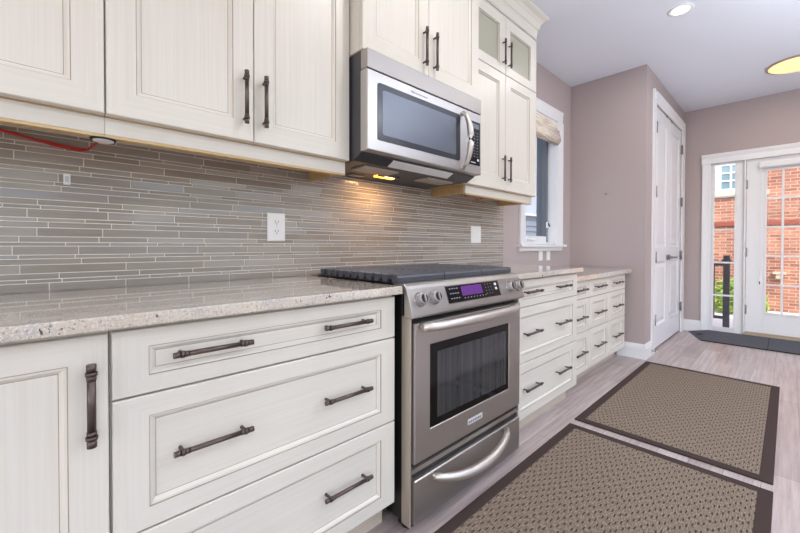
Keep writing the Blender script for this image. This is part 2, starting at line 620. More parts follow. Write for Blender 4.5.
rb = thing('roller_blind', 'white roller blind cassette across the top of the glazed entry door', 'blind', (XF, -1.70, 1.93))
w = MB()
w.prism([(XF + .018, 1.935), (XF - .03, 1.935), (XF - .042, 1.95), (XF - .044, 1.99), (XF - .03, 2.01), (XF + .018, 2.01)], 'y', -2.02, -1.375, 'white')
w.build('cassette', rb, bevel=.003)
MB().tube([(XF - .02, -1.385, 1.935), (XF - .02, -1.386, 1.2), (XF - .018, -1.384, .72)], .0015, 'plastic', 6).build('pull_cord', rb)
MB().box(XF + .008, XF + .02, -1.392, -1.376, .60, .72, 'plastic').box(XF - .004, XF + .008, -1.388, -1.380, .63, .66, 'slot').build('cord_cleat', rb)

# kitchen window
win1 = setting('window_1', (3.375, .08, WZ0))
w = MB()
YG = .115
w.box(WX0 + .001, WX0 + .02, 0, .139, WZ0 + .001, WZ1 - .001, 'white').box(WX1 - .02, WX1 - .001, 0, .139, WZ0 + .001, WZ1 - .001, 'white')
w.box(WX0 + .02, WX1 - .02, 0, .139, WZ1 - .02, WZ1 - .001, 'white').box(WX0 + .02, WX1 - .02, 0, .139, WZ0 + .001, WZ0 + .02, 'white')
w.build('jamb_liner', win1)
w = MB()
sx0, sx1, sz0, sz1 = WX0 + .02, WX1 - .02, WZ0 + .02, WZ1 - .02
w.box(sx0, sx0 + .05, .08, .135, sz0, sz1, 'white').box(sx1 - .03, sx1, .08, .135, sz0, sz1, 'charcoal')
w.box(sx0 + .05, sx1 - .03, .08, .135, sz0, sz0 + .06, 'white').box(sx0 + .05, sx1 - .03, .08, .135, sz1 - .05, sz1, 'white')
w.build('sash', win1, bevel=.002)
MB().box(sx0 + .051, sx1 - .031, .118, .122, sz0 + .061, sz1 - .051, 'glass').build('glass_pane', win1)
h = MB()
h.box(3.25, 3.37, .062, .08, 1.112, 1.13, 'plastic')
h.tube([(3.26, .06, 1.121), (3.29, .05, 1.117), (3.36, .05, 1.112)], [.008, .006, .005], 'plastic')
h.build('crank_handle', win1, bevel=.001)
for z in (1.27,):
    MB().box(sx1 - .036, sx1 - .012, .066, .08, z - .03, z + .03, 'plastic').cyl((sx1 - .02, .066, z + .02), (sx1 - .02, .05, z - .015), .006, 'slot', 8).build('sash_lock', win1)
w = MB()
for s_, x in ((-1, WX0 + .002), (1, WX1 - .002)):
    w.prism([(x + s_ * a_, -b_) for a_, b_ in casing_prof(.108, .022)], 'z', 1.073, WZ1 - .002, 'white')
w.prism([(-b_, WZ1 - .002 + a_) for a_, b_ in casing_prof(.108, .022)], 'x', WX0 - .106, WX1 + .106, 'white')
w.box(WX0 - .13, WX1 + .13, -.052, .07, 1.052, 1.073, 'white')
w.prism([(0, 1.012), (-.014, 1.012), (-.018, 1.022), (-.018, 1.04), (-.024, 1.052), (0, 1.052)], 'x', WX0 - .105, WX1 + .105, 'white')
struct(w.build('trim_4', bevel=.0015, seg=1))
# woven shade rolled up under the head of the window
w = MB()
prof = []
for k in range(15):
    a = -PI / 2 + k * 2 * PI / 14
    prof.append((-.012 + .05 * math.cos(a) - .005, 2.095 + .055 * math.sin(a)))
sh = thing('woven_shade', 'cream woven roman shade gathered up at the top of the small window', 'window shade', (3.375, -.01, 2.04))
w = MB().prism([(.05, 2.13), (-.015, 2.13), (-.02, 2.275), (.05, 2.275)], 'x', WX0 + .024, WX1 - .024, 'shade')
w.build('head_panel', sh, bevel=.004)
for i, (zc, r, yo) in enumerate(((2.105, .046, -.012), (2.14, .04, -.01), (2.18, .034, -.006))):
    pr = [(yo + r * .9 * math.cos(2 * PI * k / 16), zc + r * math.sin(2 * PI * k / 16)) for k in range(16)]
    MB().prism(pr, 'x', WX0 + .023, WX1 - .023, 'shade', True).build('fold', sh)

# ------------------------------------------------------------------ cabinet kit
def front(mb, x0, x1, z0, z1, yf, t, sl, sr, st, sb, fill='h', glassy=False):
    """moulded shaker front with bead and glazed quirks"""
    V, H = 'cream_v', 'cream_h'
    rc = [(x0, x1, z0, z1, yf + t), (x0, x1, z0, z1, yf + .0025), (x0 + .0025, x1 - .0025, z0 + .0025, z1 - .0025, yf)]
    ix0, ix1, iz0, iz1 = x0 + sl, x1 - sr, z0 + sb, z1 - st
    def ins(d, dy):
        return (ix0 + d, ix1 - d, iz0 + d, iz1 - d, yf + dy)
    rc += [ins(0, 0), ins(.0018, .003), ins(.0065, .0038), ins(.0135, .0108), ins(.0150, .0112)]
    mats = [V, V, (H, V), 'glaze', (H, V), (H, V), 'glaze']
    if glassy:
        rc = rc[:4] + [ins(.0015, .003), ins(.0045, .0045), ins(.0050, t)]
        mats = mats[:4] + [(H, V), (H, V), None]
    else:
        mats += [V if fill == 'v' else H]
    mb.rings(rc, mats)
    return mb


def pull(parent, c, axis, L, yf, proj=.024, r=.0062):
    """pewter bar pull with collared ends; c = (x, z) of its middle"""
    y = yf - proj
    def P(a, yy=y):
        return (c[0] + a, yy, c[1]) if axis == 'x' else (c[0], yy, c[1] + a)
    mb = MB()
    hl = L / 2
    mb.cyl(P(-hl + .03), P(hl - .03), r, 'pewter', 14)
    for s_ in (-1, 1):
        for a0, a1, k in ((hl, hl - .015, 1.12), (hl - .0155, hl - .0225, 1.36), (hl - .0225, hl - .032, 1.12)):
            mb.cyl(P(s_ * a0), P(s_ * a1), r * k, 'pewter', 14)
        mb.tube([P(s_ * (hl - .0195)), P(s_ * (hl - .0195), yf + .0125)], [r * .72, r * .72], 'pewter', 10)
    return mb.build('handle', parent)


def drawer(root, x0, x1, z0, z1, yf, stile, rail, pulls, L, rec=.0):
    d = front(MB(), x0, x1, z0, z1, yf, .0187, stile, stile, rail, rail, 'h').build('drawer', root)
    for px, pz in pulls:
        pull(d, (px, pz), 'x', L, yf + .009, proj=.029)
    return d


def base(label, x0, x1, yf, ztop, toe_y, group=None, side=None):
    root = thing('base_cabinet', label, 'cabinet', ((x0 + x1) / 2, yf / 2, 0), group)
    MB().box(x0, x1, yf + .0195, -.003, .105, ztop, 'cream_v').build('body', root, bevel=.001, seg=1)
    MB().box(x0 + .0005, x1 - .0005, toe_y, toe_y + .02, 0, .105, 'toe').box(x0 + .0005, x0 + .0205, toe_y + .02, -.003, 0, .105, 'cream_v').box(x1 - .0205, x1 - .0005, toe_y + .02, -.003, 0, .105, 'cream_v').build('toe_kick', root)
    return root


FB = -.6187
# left-hand door cabinet
r = base('cream base cabinet with a single panelled door under the left end of the counter', -.37, .0945, FB, .884, -.545)
d = front(MB(), -.366, .0925, .114, .872, FB, .0187, .066, .064, .056, .066, 'v').build('door', r)
pull(d, (.063, .735), 'z', .168, FB, proj=.026, r=.0076)
# cabinet further left out of frame carries the counter on
# wide drawers left of the range
r = base('cream base cabinet with three wide drawers between the door cabinet and the range', .0955, .924, FB, .884, -.545)
hx = (.301, .707)
for (z0, z1, rail, hz) in ((.7265, .873, .04, .805), (.4195, .7220, .047, .575), (.114, .4150, .047, .272)):
    drawer(r, .0985, .922, z0, z1, FB, .066, rail, [(hx[0], hz), (hx[1], hz)], .184)
# right of the range
r = base('cream base cabinet with three wide drawers standing just right of the range', 1.772, 2.617, FB, .884, -.545)
hx = (1.975, 2.385)
for (z0, z1, rail, hz) in ((.7265, .873, .04, .805), (.4195, .7220, .047, .575), (.114, .4150, .047, .268)):
    drawer(r, 1.775, 2.615, z0, z1, FB, .075, rail, [(hx[0], hz), (hx[1], hz)], .185)
# lower run beyond
FB3 = -.553
wh = ['first cream drawer stack of the lower run, half hidden by the taller cabinet',
      'middle cream drawer stack of the lower run below the small window',
      'last cream drawer stack of the lower run, next to the mauve closet wall']
ed = (2.622, 3.03, 3.475, 3.925)
for i in range(3):
    x0, x1 = ed[i], ed[i + 1]
    r = base(wh[i], x0 + .0005, x1 - .0005, FB3, .805, -.46, 'drawer stacks of the lower run')
    cx = (x0 + x1) / 2 + (.01 if i else .02)
    for (z0, z1, rail, hz) in ((.667, .797, .036, .735), (.418, .6625, .045, .527), (.114, .4135, .045, .262)):
        drawer(r, x0 + .002, x1 - .002, z0, z1, FB3, .07, rail, [(cx, hz)], .205)

# counters
def counter(x0, x1, yf, z0, z1, label):
    o = MB().box(x0, x1, yf, -.0105, z0, z1, 'granite').build('granite_countertop', None, ((x0 + x1) / 2, yf / 2, z0), bevel=.004, seg=3)
    return tag(o, label, 'countertop')
counter(-1.4, .930, -.652, .8845, .914, 'speckled granite countertop left of the range, running out of the photo')
counter(1.748, 2.636, -.652, .8845, .914, 'short speckled granite countertop just right of the range')
counter(2.6365, 4.018, -.585, .8055, .8425, 'lower speckled granite countertop along the window wall to the closet block')
# out-of-frame cabinet that carries the counter further left
r = base('cream base cabinet at the far left end of the counter', -1.2, -.371, FB, .884, -.545)
d = front(MB(), -1.196, -.374, .114, .872, FB, .0187, .066, .066, .056, .066, 'v').build('door', r)
pull(d, (-1.14, .737), 'z', .178, FB, proj=.026, r=.0076)

# upper cabinets
FU = -.32
ZU = 1.42
def upper_box(root, x0, x1, yb, z0, z1):
    return MB().box(x0, x1, yb, -.003, z0, z1, 'cream_v').box(x0 + .004, x1 - .004, yb + .004, -.006, z0 - .002, z0, 'cabinet_inside').build('body', root, bevel=.0008, seg=1)

ux = [-.70, -.295, .1185, .527, .9365]
CT = 2.575
r = thing('upper_cabinet', 'cream upper cabinet at the top left corner of the photo, no handle in view', 'cabinet', (-.29, -.15, ZU))
upper_box(r, ux[0], ux[2], FU + .0195, ZU, CT)
dA0 = front(MB(), ux[0] + .002, ux[1] - .0015, ZU + .001, CT - .002, FU, .0187, .068, .068, .068, .068, 'v').build('door', r)
dA = front(MB(), ux[1] + .0015, ux[2] - .002, ZU + .001, CT - .002, FU, .0187, .068, .068, .068, .068, 'v').build('door', r)
pull(dA0, (ux[1] - .037, 1.565), 'z', .17, FU, .025, .0068)
pull(dA, (ux[1] + .037, 1.565), 'z', .17, FU, .025, .0068)
MB().box(ux[0], ux[2], -.29, -.272, 1.37, ZU - .0025, 'cream_h').build('light_rail', r, bevel=.001, seg=1)
MB().box(ux[0], ux[2], -.29, -.26, 1.362, 1.3695, 'cabinet_inside').build('rail_cap', r)
r = thing('upper_cabinet', 'cream double-door upper cabinet over the tiled counter, left of the microwave', 'cabinet', (.527, -.15, ZU))
upper_box(r, ux[2] + .0005, ux[4], FU + .0195, ZU, CT)
dB = front(MB(), ux[2] + .002, ux[3] - .0015, ZU + .001, CT - .002, FU, .0187, .068, .068, .068, .068, 'v').build('door', r)
dC = front(MB(), ux[3] + .0015, ux[4] - .002, ZU + .001, CT - .002, FU, .0187, .068, .068, .068, .068, 'v').build('door', r)
pull(dB, (ux[3] - .034, 1.562), 'z', .178, FU, .025, .0068)
pull(dC, (ux[3] + .034, 1.562), 'z', .178, FU, .025, .0068)
MB().box(ux[2] + .0005, .933, -.29, -.272, 1.37, ZU - .0025, 'cream_h').build('light_rail', r, bevel=.001, seg=1)
MB().box(ux[2] + .0005, .933, -.29, -.26, 1.362, 1.3695, 'cabinet_inside').box(.915, .933, -.2715, -.012, 1.37, ZU - .0025, 'cabinet_inside').build('rail_return', r)

# cabinet above the microwave
FM = -.40
r = thing('upper_cabinet', 'cream two-door cabinet directly above the microwave', 'cabinet', (1.35, -.2, 1.868))
upper_box(r, .940, 1.7655, FM + .0195, 1.868, CT)
dD = front(MB(), .942, 1.3455, 1.869, CT - .002, FM, .0187, .068, .068, .068, .072, 'v').build('door', r)
dE = front(MB(), 1.3485, 1.7635, 1.869, CT - .002, FM, .0187, .068, .068, .068, .072, 'v').build('door', r)
pull(dD, (1.3455 - .038, 2.003), 'z', .18, FM, .025, .0066)
pull(dE, (1.3485 + .033, 2.003), 'z', .18, FM, .025, .0066)

# tall cabinet with glazed top doors
FT = -.31
TX0, TX1, TM = 1.768, 2.634, 2.202
r = thing('upper_cabinet', 'tall cream upper cabinet right of the microwave with glazed top doors and crown', 'cabinet', (2.2, -.15, 1.425))
yb = FT + .0195
w = MB().box(TX0, TX1, yb, -.003, 1.425, 2.19, 'cream_v').box(TX0, TX0 + .018, yb, -.003, 2.19, 2.64, 'cream_v').box(TX1 - .018, TX1, yb, -.003, 2.19, 2.64, 'cream_v')
w.box(TX0 + .018, TX1 - .018, yb, -.003, 2.575, 2.64, 'cream_v').box(TX0 + .018, TX1 - .018, -.02, -.003, 2.19, 2.575, 'cabinet_interior')
w.box(TX0 + .018, TX0 + .02, yb + .001, -.02, 2.19, 2.575, 'cabinet_interior').box(TX1 - .02, TX1 - .018, yb + .001, -.02, 2.19, 2.575, 'cabinet_interior')
w.box(TX0 + .02, TX1 - .02, yb + .001, -.02, 2.19, 2.192, 'cabinet_interior').box(TX0 + .004, TX1 - .004, yb + .004, -.006, 1.423, 1.425, 'cabinet_inside')
w.build('body', r)
dl = front(MB(), TX0 + .002, TM - .0015, 1.426, 2.187, FT, .0187, .07, .075, .062, .085, 'v').build('door', r)
dr = front(MB(), TM + .0015, TX1 - .002, 1.426, 2.187, FT, .0187, .066, .10, .062, .085, 'v').build('door', r)
gl = front(MB(), TX0 + .002, TM - .0015, 2.191, 2.573, FT, .0187, .07, .075, .075, .058, 'v', True).build('door', r)
gr_ = front(MB(), TM + .0015, TX1 - .002, 2.191, 2.573, FT, .0187, .056, .092, .075, .058, 'v', True).build('door', r)
o = MB().box(TX0 + .08, TM - .085, FT + .012, FT + .016, 2.26, 2.49, 'cab_glass').build('glass_pane', gl)
o = MB().box(TM + .066, TX1 - .102, FT + .012, FT + .016, 2.26, 2.49, 'cab_glass').build('glass_pane', gr_)
MB().box(TX1 - .05, TX1 - .021, -.285, -.235, 2.35, 2.40, 'nickel').cyl((TX1 - .05, -.26, 2.375), (TX1 - .1, -.275, 2.375), .012, 'nickel', 10).build('concealed_hinge', gr_)
pull(dl, (TM - .037, 1.565), 'z', .165, FT, .022, .006)
pull(dr, (TM + .037, 1.565), 'z', .165, FT, .022, .006)
pull(gl, (TM - .037, 2.322), 'z', .165, FT, .022, .006)
pull(gr_, (TM + .037, 2.322), 'z', .165, FT, .022, .006)
MB().box(1.806, 2.622, -.281, -.263, 1.375, 1.4225, 'cream_h').build('light_rail', r, bevel=.001, seg=1)
MB().box(1.806, 1.824, -.2625, -.012, 1.375, 1.4225, 'cabinet_inside').box(2.604, 2.622, -.2625, -.012, 1.375, 1.4225, 'cabinet_inside').box(1.806, 2.622, -.281, -.25, 1.368, 1.3745, 'cabinet_inside').build('rail_return', r)
# crown: swept profile (out, z) mitred round the right end
cp = [(0, 2.577), (.0, 2.60), (.004, 2.64), (.004, 2.652), (.012, 2.656), (.016, 2.668), (.022, 2.690), (.038, 2.712), (.06, 2.722), (.066, 2.728), (.066, ZC - .002)]
def crown(xa, xb, yf, right, left=False):
    mb = MB()
    n = len(cp)
    rows = []
    pts = []
    if left:
        pts.append([(xa - o_, -.003, z) for o_, z in cp])
    pts.append([((xa - o_) if left else xa, yf - o_, z) for o_, z in cp])
    pts.append([((xb + o_) if right else xb, yf - o_, z) for o_, z in cp])
    if right:
        pts.append([(xb + o_, -.003, z) for o_, z in cp])
    for p in pts:
        rows.append(len(mb.v)); mb.v += p
    for a_, b_ in zip(rows, rows[1:]):
        for i in range(n - 1):
            mb.face((a_ + i, b_ + i, b_ + i + 1, a_ + i + 1), 'cream_h')
    # closed top
    mb.box(xa, xb, yf, -.003, 2.643, ZC - .002, 'cream_h')
    return mb
crown(TX0, TX1, FT, True).build('crown_molding', r)
c_ = crown(.94, 1.7655, FM, False).build('crown_molding', bpy.data.objects['upper_cabinet.002'])
c_ = crown(ux[2] + .0005, ux[4], FU, False).build('crown_molding', bpy.data.objects['upper_cabinet.001'])
c_ = crown(ux[0], ux[2], FU, False).build('crown_molding', bpy.data.objects['upper_cabinet'])

# ------------------------------------------------------------------ mosaic backsplash
w = MB()
BX0, BX1, BZ0, BZ1 = -1.4, 2.688, .9145, 1.418
w.box(BX0, BX1, -.006, -.0005, BZ0, BZ1, 'grout')
seq = [(.0275, .15, .30), (.0120, .09, .17), (.0182, .13, .24), (.0275, .15, .30), (.0182, .13, .24), (.0120, .09, .17)]
rng = random.Random(3)
pat = []
for h_, a_, b_ in seq:
    row = []
    x = 0
    while x < .88:
        L = rng.uniform(a_, b_); row.append(L); x += L
    k = .9 / x
    pat.append([q * k for q in row])
z = BZ0 + .001
ri = 0
gq = .0030
while z < BZ1 - .004:
    h_ = seq[ri % 6][0]
    x0r, x1r = BX0, BX1
    row = pat[ri % 6]
    x = BX0 - .9 + (ri * .371) % .9
    ii = 0
    while x < x1r:
        L = row[ii % len(row)]; ii += 1
        xa, xb = max(x, x0r), min(x + L - gq, x1r)
        x += L
        if xb - xa < .004:
            continue
        za, zb = z, min(z + h_ - gq, BZ1)
        t0 = -.0082
        tl = [rng.uniform(-.0008, .0008) for _ in range(4)]
        b = len(w.v)
        e = .0008
        w.v += [(xa, -.006, za), (xb, -.006, za), (xb, -.006, zb), (xa, -.006, zb)]
        w.v += [(xa + e, t0 + tl[0], za + e), (xb - e, t0 + tl[1], za + e), (xb - e, t0 + tl[1] + tl[2] - tl[0], zb - e), (xa + e, t0 + tl[2], zb - e)]
        mt = 'tile%d' % rng.randrange(6)
        for k in range(4):
            k2 = (k + 1) % 4
            w.face((b + k, b + k2, b + 4 + k2, b + 4 + k), mt)
        w.face((b + 4, b + 5, b + 6, b + 7), mt)
    z += h_; ri += 1
o = w.build('mosaic_backsplash', None, (.64, -.003, BZ0))
tag(o, 'taupe glass mosaic backsplash on the wall behind the counter and range', 'backsplash')

# ------------------------------------------------------------------ outlets and plates
def plate(name, x, z, kind, label, group=None, wd=.042, ht=.0635, y=-.0095):
    root = thing(name, label, 'outlet', (x, y, z), group)
    w = MB()
    w.rings([(x - wd, x + wd, z - ht, z + ht, y + .001), (x - wd, x + wd, z - ht, z + ht, y - .002), (x - wd + .004, x + wd - .004, z - ht + .004, z + ht - .004, y - .005)], ['plastic'] * 3)
    w.build('cover_plate', root)
    if kind == 'duplex':
        for s_ in (-1, 1):
            zz = z + s_ * .021
            prof = [(x + .0165 * math.cos(2 * PI * k / 20), zz + min(.0125, max(-.0125, .017 * math.sin(2 * PI * k / 20)))) for k in range(20)]
            f_ = MB().prism(prof, 'y', y - .0065, y - .004, 'plastic')
            for sx_ in (-.007, .007):
                f_.box(x + sx_ - .0013, x + sx_ + .0013, y - .0069, y - .0064, zz - .001, zz + .008, 'slot')
            f_.cyl((x, y - .0069, zz - .0065), (x, y - .0064, zz - .0065), .0028, 'slot', 10)
            f_.build('socket_face', root)
        for zz in (z,):
            MB().cyl((x, y - .0065, zz), (x, y - .004, zz), .003, 'chrome', 10).build('screw', root)
    else:
        n = 2 if kind == 'double' else 1
        for i in range(n):
            xx = x + (i - (n - 1) / 2) * .046
            MB().box(xx - .017, xx + .017, y - .0075, y - .0045, z - .034, z + .034, 'plastic').build('rocker', root, bevel=.001, seg=1)
    return root
plate('wall_outlet', .752, 1.143, 'duplex', 'white duplex wall outlet on the tiles left of the range')
plate('switch_plate', 2.302, 1.143, 'double', 'white plate on the tiles under the tall upper cabinet', wd=.062)
plate('wall_outlet', 3.36, .965, 'single', 'left one of two white plates below the window stool', 'plates below the window', wd=.036, ht=.045, y=-.001)
plate('wall_outlet', 3.52, .965, 'single', 'right one of two white plates below the window stool', 'plates below the window', wd=.036, ht=.045, y=-.001)
o = MB().box(.0395, .0565, -.016, -.0086, 1.254, 1.289, 'plastic').box(.043, .053, -.0165, -.016, 1.262, 1.281, 'marks').build('wire_junction', None, (.048, -.012, 1.27), bevel=.002)
tag(o, 'small white plastic tab on the mosaic tiles below the red wire', 'wire cover')

# red wire and puck light under the cabinet
pts = [(-.6, -.03, 1.39), (-.3, -.024, 1.402), (-.097, -.016, 1.396), (-.03, -.015, 1.383), (.03, -.015, 1.372), (.08, -.018, 1.366), (.098, -.05, 1.367), (.108, -.13, 1.368), (.113, -.22, 1.364), (.115, -.24, 1.3605)]
w = MB()
w.tube(pts, .0030, 'wire', 8)
w.tube([(a_, b_ - .003, c_ + .004 + .003 * math.sin(i * 1.7)) for i, (a_, b_, c_) in enumerate(pts)], .0028, 'wire', 8)
tag(w.build('red_wire', None, (0, -.02, 1.38)), 'loose red electrical wire hanging along the tiles under the upper cabinets', 'wire')
px_, py_ = .118, -.266
w = MB().cyl((px_, py_, 1.3615), (px_, py_, 1.357), .030, 'slot', 24).cyl((px_, py_, 1.357), (px_, py_, 1.354), .024, 'plastic', 24)
tag(w.build('puck_spotlight', None, (.118, -.266, 1.36)), 'round puck light under the upper cabinets where the red wire ends', 'lamp')
w = MB()
pw = [(2.03, -.1, 1.416)] + [(2.05 + .035 * i, -.10 + .02 * math.sin(i * 2.1), 1.393 + .012 * math.sin(i * 1.3)) for i in range(6)] + [(2.26, -.1, 1.416)]
w.tube(pw, .003, 'wire', 8)
tag(w.build('red_wire', None, (2.1, -.1, 1.4)), 'short red wire loop peeking out under the tall upper cabinet', 'wire')

# ------------------------------------------------------------------ range
RX0, RX1 = .951, 1.737
YD = -.68
R = thing('range_cooker', 'stainless slide-in gas range with black grates between the cream cabinets', 'range', (1.344, -.35, 0))
MB().box(RX0 + .004, RX1 - .004, -.622, -.03, .03, .885, 'black').build('body', R, bevel=.002, seg=1)
w = MB().box(RX0, RX0 + .009, -.668, -.6225, .025, .80, 'steel_side').box(RX1 - .007, RX1, -.668, -.6225, .025, .80, 'steel_side')
w.box(RX0 + .0095, RX1 - .0075, -.643, -.6225, .03, .80, 'black')
w.build('front_frame', R, bevel=.002, seg=1)
for x in (RX0 + .03, RX1 - .03):
    for y in (-.66 + .04, -.1):
        MB().cyl((x, y, 0), (x, y, .031), .017, 'rubber', 14).build('foot', R)
MB().box(RX0 + .004, RX1 - .004, -.60, -.03, .885, .9165, 'black').build('cooktop', R, bevel=.004)
MB().box(RX0 + .004, RX1 - .004, -.075, -.03, .9165, .93, 'steel').build('rear_trim', R, bevel=.003)
# burners
for bx, by, br in ((1.09, -.45, .045), (1.09, -.2, .036), (1.344, -.33, .05), (1.6, -.45, .04), (1.6, -.2, .036)):
    MB().cyl((bx, by, .9165), (bx, by, .926), br, 'nickel', 24).cyl((bx, by, .926), (bx, by, .933), br * .8, 'iron', 24).build('burner', R)
# grates
gx = [(.935, 1.205), (1.208, 1.478), (1.481, 1.744)]
for i, (a_, b_) in enumerate(gx):
    w = MB()
    zt0, zt1 = .934, .948
    y0, y1 = -.585, -.10
    for x in (a_, b_ - .013):
        w.box(x, x + .013, y0, y1, zt0 - .010, zt0, 'black')
    w.box(a_, b_, y1 - .013, y1, zt0 - .006, zt1, 'iron')
    for k in range(10):
        y = y0 + .03 + (y1 - y0 - .045) * k / 9
        e0 = -.007 if i == 0 else .002
        e1 = .007 if i == 2 else -.002
        w.box(a_ + e0, b_ + e1, y - .0115, y + .0115, zt0 - .002, zt1 + .003, 'slate')
    xm_ = (a_ + b_) / 2
    w.box(xm_ - .006, xm_ + .006, y0, y1, zt0, zt1 + .001, 'iron')
    if i == 0:
        for k in range(10):
            y = y0 + .03 + (y1 - y0 - .045) * k / 9
            w.box(a_ - .010, a_ + .014, y - .013, y + .013, .9235, zt1 + .004, 'slate')
    for x in (a_ + .012, b_ - .024):
        for k in range(5):
            y = y0 + .02 + (y1 - y0 - .05) * k / 4
            w.box(x, x + .012, y, y + .012, .917, zt0, 'iron')
    g_ = w.build('grate', R, bevel=.0025)
    pr = [(-.601 + .013 * math.cos(2 * PI * k / 16), .936 + .0145 * math.sin(2 * PI * k / 16)) for k in range(16)]
    pr = [(-.618, .921), (-.588, .921), (-.585, .925), (-.585, .947), (-.590, .951), (-.606, .951), (-.614, .948), (-.619, .940)]
    MB().prism(pr, 'x', a_, b_, 'slate').build('front_rail', g_, bevel=.003)
# control panel
prof = [(-.585, .882), (-.585, .9205), (-.628, .9205), (-.641, .918), (-.650, .911), (-.657, .900), (-.686, .818), (-.689, .806), (-.687, .798), (-.680, .795), (-.648, .795), (-.644, .80), (-.644, .882)]
CP = MB().prism(prof, 'x', .943, 1.752, 'steel').build('control_panel', R, bevel=.0025)
A = Vector((0, -.657, .900)); Bv = Vector((0, -.686, .818))
dv = (Bv - A).normalized(); nv = Vector((0, dv.z, -dv.y))
if nv.y > 0:
    nv = -nv
def CPt(x, s_, h_):
    p = A + dv * s_ + nv * h_
    return (x, p.y, p.z)
def slab(mb, x0, x1, s0, s1, h0, h1, mt):
    b = len(mb.v)
    mb.v += [CPt(x, s_, h_) for h_ in (h0, h1) for s_ in (s0, s1) for x in (x0, x1)]
    for q in ((0, 2, 3, 1), (4, 5, 7, 6), (0, 1, 5, 4), (2, 6, 7, 3), (0, 4, 6, 2), (1, 3, 7, 5)):
        mb.face([b + i for i in q], mt)
slm = MB(); slab(slm, 1.152, 1.548, .003, .078, -.001, .0015, 'chrome'); slm.build('display_bezel', CP)
w = MB(); slab(w, 1.157, 1.538, .006, .075, .0, .0025, 'glass_black')
# printed marks on the key panel
for j in range(3):
    for k in range(4):
        x = 1.175 + .016 * k
        slab(w, x, x + .010, .015 + .02 * j, .0195 + .02 * j, .002, .0028, 'marks_dim')
for k in range(8):
    x = 1.262 + .022 * k
    slab(w, x, x + .007, .060, .0645, .002, .0028, 'marks_dim')
for j in range(4):
    for k in range(3):
        x = 1.43 + .022 * k
        slab(w, x, x + .005, .014 + .014 * j, .0175 + .014 * j, .002, .0028, 'marks_dim')
for j in range(2):
    slab(w, 1.505, 1.523, .014 + .02 * j, .026 + .02 * j, .002, .0028, 'marks')
w.build('key_panel', CP)
w = MB(); slab(w, 1.253, 1.402, .012, .052, .002, .0035, 'lcd'); w.build('display', CP)
for x in (.995, 1.073, 1.628, 1.706):
    w = MB()
    w.cyl(CPt(x, .043, -.001), CPt(x, .043, .006), .027, 'chrome', 28)
    w.tube([CPt(x, .043, .006), CPt(x, .043, .024), CPt(x, .043, .030)], [.0225, .0215, .0195], 'knob', 28)
    w.cyl(CPt(x, .043, .029), CPt(x, .043, .0315), .0165, 'black', 20)
    b = len(w.v)
    slab(w, x - .004, x + .004, .029, .057, .0305, .035, 'knob')
    w.build('knob', CP)
# oven door
w = MB()
dx0, dx1 = RX0 + .0135, RX1 - .011
dz0, dz1 = .258, .774
w.rings([(dx0, dx1, dz0, dz1, -.645), (dx0, dx1, dz0, dz1, YD + .004), (dx0 + .004, dx1 - .004, dz0 + .004, dz1 - .004, YD),
         (1.046, 1.622, .363, .689, YD), (1.049, 1.619, .366, .686, YD + .003)], ['steel'] * 4 + [None])
OD = w.build('oven_door', R)
MB().box(1.046, 1.622, YD + .003, YD + .006, .363, .689, 'border_black').build('window_border', OD)
MB().box(1.092, 1.595, YD + .0022, YD + .0035, .395, .652, 'oven_window').build('window_pane', OD)
w = MB().box(1.287, 1.392, YD - .002, YD + .001, .299, .322, 'badge')
for i in range(7):
    w.box(1.296 + i * .0125, 1.304 + i * .0125, YD - .0025, YD - .0015, .306, .314, 'logo')
w.build('badge', OD, bevel=.0006, seg=1)
def bow(x0, x1, yend, ymid, z0, zmid, r, n=15, flat=.5):
    P_ = []
    for i in range(n):
        t = i / (n - 1)
        k = 1 - (2 * t - 1) ** 2
        P_.append((x0 + (x1 - x0) * t, yend + (ymid - yend) * k ** flat if k > 0 else yend, z0 + (zmid - z0) * k))
    return P_
HP = bow(.985, 1.655, YD - .016, YD - .058, .763, .763, .013)
HR = [.0165 + .002 * math.sin(PI * i / 14) for i in range(15)]
w = MB().tube(HP, HR, 'steel_bar', 18)
for x in (.996, 1.644):
    w.cyl((x, YD + .001, .763), (x, YD - .02, .763), .011, 'steel_bar', 14)
w.build('door_handle', OD)
# strip between door and drawer
MB().box(RX0 + .004, RX1 - .008, -.662, -.6435, .200, .256, 'black').box(RX0 + .004, RX1 - .008, -.670, -.662, .221, .239, 'steel').build('vent_strip', R)
w = MB()
w.rings([(dx0, dx1, .036, .198, -.645), (dx0, dx1, .036, .198, YD + .004), (dx0 + .004, dx1 - .004, .040, .194, YD)], ['steel'] * 3)
DR = w.build('storage_drawer', R)
P_ = []
for i in range(17):
    t = i / 16
    k = 1 - (2 * t - 1) ** 2
    P_.append((1.062 + .525 * t, YD - .008 - .05 * k ** .6, .183 - .040 * k))
w = MB().tube(P_, [.0135 + .006 * math.sin(PI * i / 16) for i in range(17)], 'steel_bar', 18)
for x in (1.068, 1.581):
    w.cyl((x, YD + .001, .182), (x, YD - .014, .182), .010, 'steel_bar', 14)
w.build('drawer_handle', DR)
MB().box(RX0 + .006, RX1 - .01, -.655, -.60, .014, .034, 'rubber').build('kick_plate', R)

